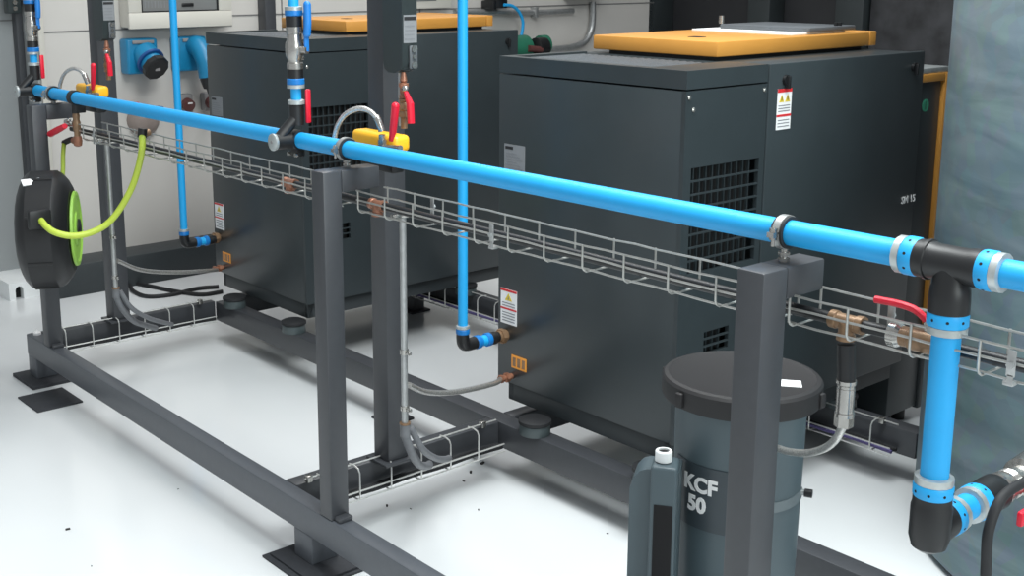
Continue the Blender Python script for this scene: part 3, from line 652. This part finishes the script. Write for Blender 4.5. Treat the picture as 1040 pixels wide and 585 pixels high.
# loose black cables on the floor by the left wall
for i, pts in enumerate(([(222, 291), (200, 293), (175, 299), (150, 301), (136, 296), (132, 290)], [(226, 296), (205, 299), (180, 296), (155, 291), (140, 288)])):
    P = [onZ(x, y, .009) for x, y in pts]
    cond(P, .009, 'rubber', ['black cable looping on the floor left of the farther compressor, front strand', 'black cable looping on the floor left of the farther compressor, back strand'][i], 'cable', 'floor_cable', 'black cables on the floor')

# ------------------------------------------------------------------ condensate filter tank (KCF 50)
KC = V((-1.335, 1.80, 0))
t = thing('condensate_filter', 'slate plastic condensate filter drum with black lid lettered KCF 50 behind the right post', 'filter drum', KC)
MB().lathe(KC, (0, 0, 1), [(0, .108), (.01, .112), (.3, .117), (.64, .122)], 64).build('drum', 'kcf', t)
l = MB().lathe(KC + V((0, 0, .637)), (0, 0, 1), [(0, .118), (0, .146), (.006, .148), (.036, .148), (.041, .144), (.043, .136), (.041, .130), (.041, .001)], 64).build('lid', 'lid', t)
for a in (-100, -40, 20, 80, 140, 200):
    q = math.radians(a); d = V((math.cos(q), math.sin(q), 0)); MB().box(KC + d * .147 + V((-.008, -.008, .640)), KC + d * .147 + V((.008, .008, .668)), .003).build('lid_clip', 'lid', l)
# white card and latch line on the lid
k = MB(); c = KC + V((.080, .018, .6785)); R = Matrix.Rotation(math.radians(38), 3, 'Z'); k.box(c - V((.032, .018, .0004)), c + V((.032, .018, .0006)), rot=R); k.build('card', 'white', l)
# label panel facing the camera's left, curved on the drum
def arc_panel(name, a0, a1, z0, z1, r0, r1, m, par, off=.0):
    vs = []; n = 10
    for i in range(n + 1):
        a = math.radians(a0 + (a1 - a0) * i / n)
        for r, z in ((r0, z0), (r1, z0), (r1 + off, z1), (r0 + off, z1)): vs.append(KC + V((math.cos(a) * r, math.sin(a) * r, z)))
    fs = []
    for i in range(n):
        for j in range(4): fs.append((i * 4 + j, i * 4 + (j + 1) % 4, i * 4 + 4 + (j + 1) % 4, i * 4 + 4 + j))
    fs += [(0, 1, 2, 3), (n * 4 + 3, n * 4 + 2, n * 4 + 1, n * 4)]
    b = MB(); b.add(vs, fs); return b.build(name, m, par)
arc_panel('label_panel', -118, -48, .405, .53, .112, .1215, 'kcfpanel', t, .0012)
def curved_text(s, size, zc, amid, m, par):
    o = text('lettering', s, size, (0, 0, 0), (0, 0, 0), m, par, bold=.0016, ext=.0008)
    R = .1222 + .0004
    for v in o.data.vertices:
        lx, ly, lz = v.co + ORG[par.name]
        a = math.radians(amid) + lx / R; v.co = KC + V((math.cos(a) * (R + lz), math.sin(a) * (R + lz), zc + ly)) - ORG[par.name]
curved_text('KCF', .041, .491, -87, 'white', t)
curved_text('50', .041, .451, -89, 'white', t)
k = arc_panel('strap', -42, 30, .450, .470, .117, .1215, 'strapmat', t)
q = math.radians(18); d = V((math.cos(q), math.sin(q), 0)); b = KC + d * .12 + V((0, 0, .452))
q = math.radians(25); d = V((math.cos(q), math.sin(q), 0)); b = KC + d * .119 + V((0, 0, .464))
MB().cyl(b, b + d * .010, .006, n=12).build('test_port', 'ring', t); MB().cyl(b + d * .008, b + d * .022, .008, n=16).build('test_knob', 'black', t)
k = MB(); q = V((-1.215, 1.74, .592)); k.cyl(q - V((.02, 0, 0)), q + V((.006, 0, 0)), .009, n=14)
# oil canister in front
CC = V((-1.3775, 1.6180, 0))
c = thing('oil_canister', 'slim slate canister with white screw cap left of the filter drum', 'canister', CC)
RZ = Matrix.Rotation(math.radians(35), 3, 'Z')
def rb(lo, hi, bev, name, m, par):
    b = MB(); b.box(lo, hi, bev, 3)
    b.v = [tuple(CC + RZ @ V(p)) for p in b.v]; return b.build(name, m, par)
b = MB(); b.prism([(-.048, 0), (.042, 0), (.042, .530), (-.018, .530), (-.030, .525), (-.041, .512), (-.048, .49)], 'y', -.02, .045)
b.v = [tuple(CC + RZ @ V(p)) for p in b.v]; b.build('body', 'kcf', c)
rb((-.008, -.048, 0), (.040, .01, .548), .006, 'neck_column', 'kcf', c)
rb((.0, -.0505, .02), (.034, -.046, .475), .001, 'level_window', 'hole', c)
q = CC + RZ @ V((.012, -.018, 0))
MB().lathe(q + V((0, 0, .547)), (0, 0, 1), [(0, .011), (.003, .0155), (.021, .0155), (.023, .014), (.023, .0105), (.014, .010), (.014, .001)], 28).build('screw_cap', 'cap', c)
MB().cyl(q + V((0, 0, .56)), q + V((0, 0, .567)), .0095, n=20).build('cap_plug', 'hole', c)

# ------------------------------------------------------------------ hose reel
RC = onX(47, 233, -3.72)
t = thing('hose_reel', 'black hose reel with lime green disc mounted on the left end post', 'hose reel', RC)
ax = V((.492, .870, 0)).normalized(); u, wv = frame_of(ax)
prof = [(-.078, .001), (-.078, .09), (-.074, .13), (-.062, .163), (-.046, .182), (-.036, .188), (.040, .188), (.052, .182), (.072, .158), (.084, .135), (.086, .001)]
k = MB(); n = 16
k.lathe(RC, ax, prof, n); k.build('drum_case', 'black', t, angle=24)
k = MB()
for a in range(0, 360, 45):
    q = math.radians(a + 22.5); d = (u * math.cos(q) + wv * math.sin(q)); 
    MB().cyl(RC + d * .1865 - ax * .034, RC + d * .1865 + ax * .038, .005, n=8).build('case_rib', 'black', t)
k = MB().lathe(RC, ax, [(.084, .02), (.086, .116), (.089, .120), (.096, .118), (.098, .106), (.093, .10), (.093, .055), (.098, .05), (.098, .02)], 48); k.build('side_disc', 'limedisc', t)
k = MB()
k.lathe(RC, ax, [(.094, .03), (.104, .03), (.106, .02)], 20); k.build('disc_hub', 'black', t)
k = MB(); k.box((-3.936, 1.425, .54), (-3.84, 1.475, .70), .004); k.build('wall_bracket', 'black', t)
k = MB(); e = onX(41, 223, -3.53); k.box(e - V((.02, .035, .03)), e + V((.004, .035, .03)), .008); k.build('hose_guide', 'black', t)
q = onX(36, 184.5, -3.66); k = MB(); k.box((-.002, -.042, -.012), (.002, .042, .012)); Rq = Matrix.Rotation(math.radians(0), 3, 'Z') @ Matrix.Rotation(math.radians(-48), 3, 'Y'); 
k.v = [tuple(q + Rq @ V(p)) for p in k.v]; k.build('white_sticker', 'white', t)
k = MB(); k.box((-.0022, .024, -.012), (.0026, .042, .012)); k.v = [tuple(q + Rq @ V(p)) for p in k.v]; k.build('sticker_print', 'redtxt', t)
a = [onX(41, 223, -3.535), onX(47, 230, -3.49), onX(56, 236, -3.46), onX(72, 239.5, -3.44), onX(90, 237, -3.43), onX(108, 228, -3.42), onX(122, 212, -3.40), onX(134, 190, -3.37), onX(141, 168, -3.34), onX(144.5, 148, -3.27), onX(144, 137, -3.29)]
o = MB().tube(bez(a, 8), .0098, 14).build('lime_hose', 'lime'); tag(o, 'bright lime hose looping from the reel up to the wire tray', 'hose'); rebase(o, a[0])
t = thing('hose_coupling', 'black and brass hose coupling hooked on the tray at the top of the lime hose', 'coupling', a[-1])
k = MB(); k.cyl(a[-1] - V((0, 0, .008)), a[-1] + V((0, .004, .018)), .0135, n=16); k.build('sleeve', 'black', t)
k = MB(); k.cyl(a[-1] + V((-.012, .01, .0)), a[-1] + V((-.016, .03, .004)), .011, n=16); k.build('ring', 'brass', t)
# hose feed: branch saddle, red lever valve, brass elbow and olive hose down to the reel
bx = -3.782
t = thing('hose_feed_valve', 'brass ball valve with red lever hanging from the black saddle above the hose reel', 'valve', (bx, PY, .9))
c = pp(bx); k = MB(); k.cyl(c - V((.014, 0, 0)), c + V((.014, 0, 0)), .0235, n=24); k.cyl(c, c - V((0, 0, .05)), .012, n=18); k.box(c + V((-.012, -.006, -.05)), c + V((.012, .03, -.018)), .003); k.build('saddle', 'black', t)
y = PY; k = MB(); k.lathe((bx, y, c.z - .05), (0, 0, -1), [(0, .010), (.008, .012), (.02, .010), (.03, .013), (.05, .013), (.06, .010), (.075, .010)], 16); k.build('valve_body', 'brass', t)
k = MB(); k.cyl((bx, y, c.z - .092), (bx - .04, y - .02, c.z - .088), .007); 
for j in range(3): k.ball((bx - .016 - j * .02, y - .012, c.z - .082 + .006 * (j % 2)), .008, 8)
k.build('valve_neck', 'chrome', t)
k = MB(); e0_, e1_ = onY(66, 128, 1.50), onY(51, 136, 1.50); k.tube([e0_, (e0_ + e1_) / 2, e1_], .010, 10, rr=[.009, .011, .011]); k.build('lever', 'red', t)
k = MB(); k.lathe((bx, y, c.z - .125), (0, 0, -1), [(0, .013), (.014, .015), (.03, .013), (.034, .006)], 16); k.cyl((bx, y, c.z - .142), (bx - .03, y, c.z - .142), .012, n=14); k.build('elbow', 'copper', t)
a = [(bx - .028, y, c.z - .142), (bx - .055, y, c.z - .142), onY(65, 145, 1.53), onY(64, 158, 1.50), onY(64, 170, 1.48), onY(63, 186, 1.45)]
k = MB().tube(bez(a[:3], 6), .0095, 12); k.build('hose_tail', 'rubber', t)
o = MB().tube(bez(a[2:], 6), .0072, 12).build('feed_hose', 'limedark'); tag(o, 'short olive green hose feeding the top of the black reel', 'hose'); rebase(o, a[-1])

# ------------------------------------------------------------------ things on the left wall
t = thing('distribution_board', 'beige wall mounted distribution board with a smoked window above the blue sockets', 'distribution board', (-5.2, 2.65, 1.155))
XF = -5.15; 
k = MB(); k.box((-5.275, 2.375, 1.165), (XF - .02, 2.875, 1.95), .006); k.build('case', 'board', t)
wy0, wy1, wz0 = 2.428, 2.815, 1.232
k = MB(); k.box((XF - .02, 2.365, 1.160), (XF, 2.885, wz0), .004); k.box((XF - .02, 2.365, wz0), (XF, wy0, 1.955), .004); k.box((XF - .02, wy1, wz0), (XF, 2.885, 1.955), .004); k.box((XF - .02, wy0, 1.85), (XF, wy1, 1.955), .004); k.build('door_frame', 'board', t)
wn = MB().box((XF - .018, wy0, wz0), (XF - .012, wy1, 1.85)).build('window', 'glass', t)
k = MB(); k.box((XF - .012, wy0, wz0), (XF - .004, wy1, wz0 + .006)); k.box((XF - .012, wy0, wz0), (XF - .004, wy0 + .006, 1.85)); k.box((XF - .012, wy1 - .006, wz0), (XF - .004, wy1, 1.85)); k.build('window_gasket', 'black', wn)
k = MB(); k.box((XF - .012, 2.63, wz0 + .022), (XF - .006, 2.69, wz0 + .038), .003); k.build('latch', 'black', wn)
k = MB()
for j in range(7): k.box((XF - .0122, wy0 + .02 + j * .016, wz0 + .02), (XF - .0116, wy0 + .024 + j * .016, wz0 + .05))
k.build('breaker_lines', 'print', wn)
def cee(y0, label, big):
    t = thing('wall_socket', label, 'socket', (-5.275, y0, .95), 'blue wall sockets')
    k = MB(); k.box((-5.275, y0 - .075, .955), (-5.19, y0 + .075, 1.115), .012, 3); k.build('housing', 'cee', t)
    k = MB(); k.box((-5.19, y0 - .05, 1.092), (-5.183, y0 + .055, 1.108), .003); k.build('name_strip', 'grey', t)
    a = V((-5.205, y0 + .01, 1.05)); d = V((.8, .12, -.55)).normalized()
    if not big:
        k = MB().lathe(a, d, [(0, .058), (.05, .058), (.055, .062), (.062, .062), (.065, .052), (.095, .048)], 28); k.build('socket_barrel', 'cee', t)
        MB().lathe(a + d * .090, d, [(0, .055), (.006, .062), (.03, .062), (.036, .055)], 10).build('plug_cap', 'black', t)
        MB().box(a + d * .126 + V((-.004, -.012, -.006)), a + d * .126 + V((.004, .012, .008))).build('cap_mark', 'grey', t)
        k = MB().lathe(a, d, [(.055, .063), (.057, .066), (.068, .066), (.07, .063)], 28); k.build('locking_ring', 'ceedark', t)
    else:
        k = MB(); k.tube(bez([a + V((-.02, 0, .02)), a + V((.05, .0, .02)), a + V((.10, .005, -.03)), a + V((.115, .01, -.08)), a + V((.12, .012, -.12))], 6), .046, 20); k.build('angled_plug', 'cee', t)
        k = MB().lathe(a + V((.118, .012, -.112)), V((.03, .01, -1)), [(0, .042), (.02, .04), (.05, .03), (.06, .026)], 18); k.build('cable_gland', 'black', t)
        k = MB(); k.tube(bez([a + V((.119, .012, -.16)), a + V((.11, .03, -.20)), a + V((.07, .065, -.235)), a + V((.02, .09, -.25))], 6), .017, 10); k.build('cable', 'black', t)
cee(2.44, 'blue wall socket with a round black cap below the board', False)
cee(2.69, 'blue wall socket with an angled blue plug beside the farther compressor', True)
def sock(y, z, m, label, w=.07):
    t = thing('small_socket', label, 'socket', (-5.275, y, z - .05), 'small grey sockets under the blue sockets')
    MB().box((-5.275, y - w / 2, z - .045), (-5.225, y + w / 2, z + .045), .008).build('housing', 'grey', t)
    MB().lathe((-5.226, y, z), (1, 0, -.3), [(0, .030), (.03, .030), (.032, .024)], 20).build('plug', m, t)
    MB().box((-5.196, y - .012, z + .0), (-5.19, y + .014, z + .016), .003).build('plug_mark', 'white', t)
sock(2.665, .80, 'maroon', 'grey wall socket with a maroon plug below the angled blue plug')
sock(2.79, .80, 'maroon', 'grey wall socket with a maroon plug beside the edge of the farther compressor', .06)
t = thing('round_socket', 'round grey wall socket with red and blue marks behind the lime hose', 'socket', (-5.275, 2.46, .74))
d = V((1, 0, -.25)).normalized(); b = V((-5.275, 2.455, .74))
k = MB().box((-5.275, 2.41, .70), (-5.25, 2.50, .78), .01); k.build('base', 'eng', t)
MB().lathe(b, d, [(0, .075), (.03, .072), (.06, .06), (.075, .04), (.08, .001)], 28).build('dome', 'eng', t)
MB().box((-5.236, 2.39, .80), (-5.22, 2.425, .825), .004).build('red_mark', 'red', t)
MB().box((-5.236, 2.49, .77), (-5.19, 2.53, .80), .004).build('blue_mark', 'ceedark', t)
# white box with arch on the floor at the left wall
t = thing('floor_box', 'low white box with an arched cable hole on the floor behind the reel', 'box', (-5.35, 1.83, 0))
k = MB(); ys = [1.755, 1.785]; H = .078
ar = [(1.783 + .0175 - .0175 * math.cos(math.pi * i / 8), .042 + .018 * math.sin(math.pi * i / 8)) for i in range(9)]
k.prism([(1.755, 0), (1.783, 0)] + ar + [(1.818, 0), (1.915, 0), (1.915, H), (1.755, H)], 'x', -5.5, -5.2); k.build('cover', 'cap', t, smooth=False)
MB().box((-5.5, 1.78, 0), (-5.24, 1.822, .062)).build('cable_hole', 'hole', t)
# conduits, junction box, black box, cable and green pump on the far left wall
t = thing('wall_conduit', 'grey conduit running along the wall joint and bending down behind the nearer compressor', 'conduit', (-5.24, 5.2, 1.1))
b = [onX(x, y, -5.25) for x, y in ((602, 2), (602, 18), (600, 32), (593, 43), (580, 48), (562, 50), (540, 53), (500, 57))]
MB().tube(bez(b, 6), .02, 14).build('bent_tube', 'galv', t)
b = [onX(x, y, -5.25) for x, y in ((462, 12), (500, 12), (545, 12.5), (582, 11))]
MB().tube(bez(b, 4), .016, 12).build('straight_tube', 'galv', t)
k = MB(); q = onX(543, 12.5, -5.25); k.box(q + V((-.024, -.012, -.03)), q + V((.02, .012, .03)), .003); k.build('tube_clip', 'galv', t)
q = onX(592, -6, -5.2); o = MB().box(q + V((-.075, -.10, -.03)), q + V((.05, .12, .25)), .006).build('junction_box', 'greymetal'); tag(o, 'grey junction box on the wall above the bent conduit', 'box'); rebase(o, q)
t = thing('black_wall_unit', 'small black unit on the wall above the green pump with a blue cable', 'box', onX(505, 3, -5.2))
q = onX(506, 2, -5.2); MB().box(q + V((-.075, -.04, -.035)), q + V((.03, .045, .1)), .006).build('case', 'black', t)
q2 = onX(499, 6, -5.2); MB().box(q2 + V((-.07, -.016, -.02)), q2 + V((.03, .016, .03)), .006).build('plug', 'black', t)
b = [onX(x, y, -5.15) for x, y in ((512, 5), (520, 6), (527, 12), (531, 22), (530, 34), (527, 42))]
o = MB().tube(bez(b, 6), .009, 10).build('blue_cable', 'blue'); tag(o, 'thin blue cable hanging from the black wall unit to the green pump', 'cable'); rebase(o, b[-1])
t = thing('green_pump', 'green pump with black head on a wall shelf seen over the nearer compressor', 'pump', onX(535, 60, -5.1))
q = onX(532, 49, -5.1); k = MB().lathe(q + V((0, -.16, 0)), (0, 1, 0), [(0, .001), (.004, .05), (.03, .075), (.17, .075), (.196, .05), (.2, .001)], 24); k.build('motor_body', 'pump', t)
q3 = onX(549, 48, -5.05); k = MB().lathe(q3 + V((0, -.05, 0)), (0, 1, 0), [(0, .03), (.01, .055), (.08, .055), (.09, .03)], 20); k.build('pump_head', 'black', t)
MB().cyl(q3 + V((-.03, .02, .01)), q3 + V((-.03, .07, .012)), .055, n=18).build('end_cover', 'pump', t)
MB().cyl(q3 + V((.03, -.12, .0)), q3 + V((.04, -.03, -.01)), .018, n=12).build('hose_stub', 'maroon', t)
MB().box((-5.275, q.y - .2, q.z - .1), (-4.95, q3.y + .12, q.z - .075), .003).build('shelf', 'post', t)
# upper electrical box with window, seen over the farther compressor
q = onX(434, 3, -5.17); t = thing('small_distribution_board', 'small pale board with a dark window on the wall above the farther yellow lid', 'distribution board', q)
MB().box((-5.275, q.y - .16, q.z - .03), (-5.17, q.y + .17, q.z + .4), .006).build('case', 'board', t)
MB().box((-5.172, q.y - .12, q.z + .01), (-5.166, q.y + .06, q.z + .36), .002).build('window', 'glass', t)
# dark conduit post on the wall left of riser
q = onX(275, 10, -5.2); o = MB().box((-5.275, q.y - .03, .143), (-5.2, q.y + .03, 2.6), .006).build('cable_duct', 'post'); tag(o, 'dark vertical cable duct on the wall behind the middle riser', 'cable duct'); rebase(o, (-5.24, q.y, .143))

# dark specks on the floor
for i, (x, y) in enumerate([(490, 471), (478, 480), (471, 489), (393, 514), (417, 517), (486, 518), (69, 538), (617, 542), (181, 497), (93, 575)]):
    p = onZ(x, y, 0); sz = [.016, .013, .008, .01, .006, .007, .012, .006, .005, .005][i]
    b = MB(); b.box((-sz / 2, -sz * .25, 0), (sz / 2, sz * .25, sz * .35), sz * .1); R = Matrix.Rotation(random.random() * 3, 3, 'Z'); b.v = [tuple(p + R @ V(v)) for v in b.v]
    o = b.build('dirt_chip', 'debris'); rebase(o, p)
    tag(o, 'tiny dark chip of dirt lying on the white floor', 'chip', 'dark chips on the floor')

# ------------------------------------------------------------------ light
sc = bpy.context.scene
wd = bpy.data.worlds.new('world'); sc.world = wd; wd.use_nodes = True
bg = wd.node_tree.nodes['Background']; bg.inputs['Color'].default_value = (.93, .97, 1, 1); bg.inputs['Strength'].default_value = .56
def area(name, loc, sx, sy, power, rot=(0, 0, 0), col=(1, 1, 1)):
    l = bpy.data.lights.new(name, 'AREA'); l.shape = 'RECTANGLE'; l.size = sx; l.size_y = sy; l.energy = power; l.color = col
    o = bpy.data.objects.new(name, l); COL.objects.link(o); o.location = loc; o.rotation_euler = rot; return o
def aim(o, p): o.rotation_euler = (V(p) - o.location).to_track_quat('-Z', 'Y').to_euler()
aim(area('right_fill_light', (2.4, 1.0, 2.3), 2.2, 1.8, 100, col=(.92, 1, .98)), (-1.6, 2.5, .4))  # added fill light, not a window: lifts the +X faces and right floor
area('ceiling_lamp', (-.9, 1.75, 3.3), 1.4, 1.4, 105, col=(.95, 1, 1))
area('ceiling_lamp', (-2.3, 1.9, 3.4), 2.0, 1.0, 46, col=(.96, 1, 1))
area('ceiling_lamp', (-4.1, 3.0, 3.4), 1.6, 1.0, 36, col=(1, .98, .96))
sc.view_settings.view_transform = 'Standard'; sc.view_settings.look = 'None'; sc.view_settings.gamma = 1; sc.view_settings.use_curve_mapping = False
sc.view_settings.exposure = 0.04
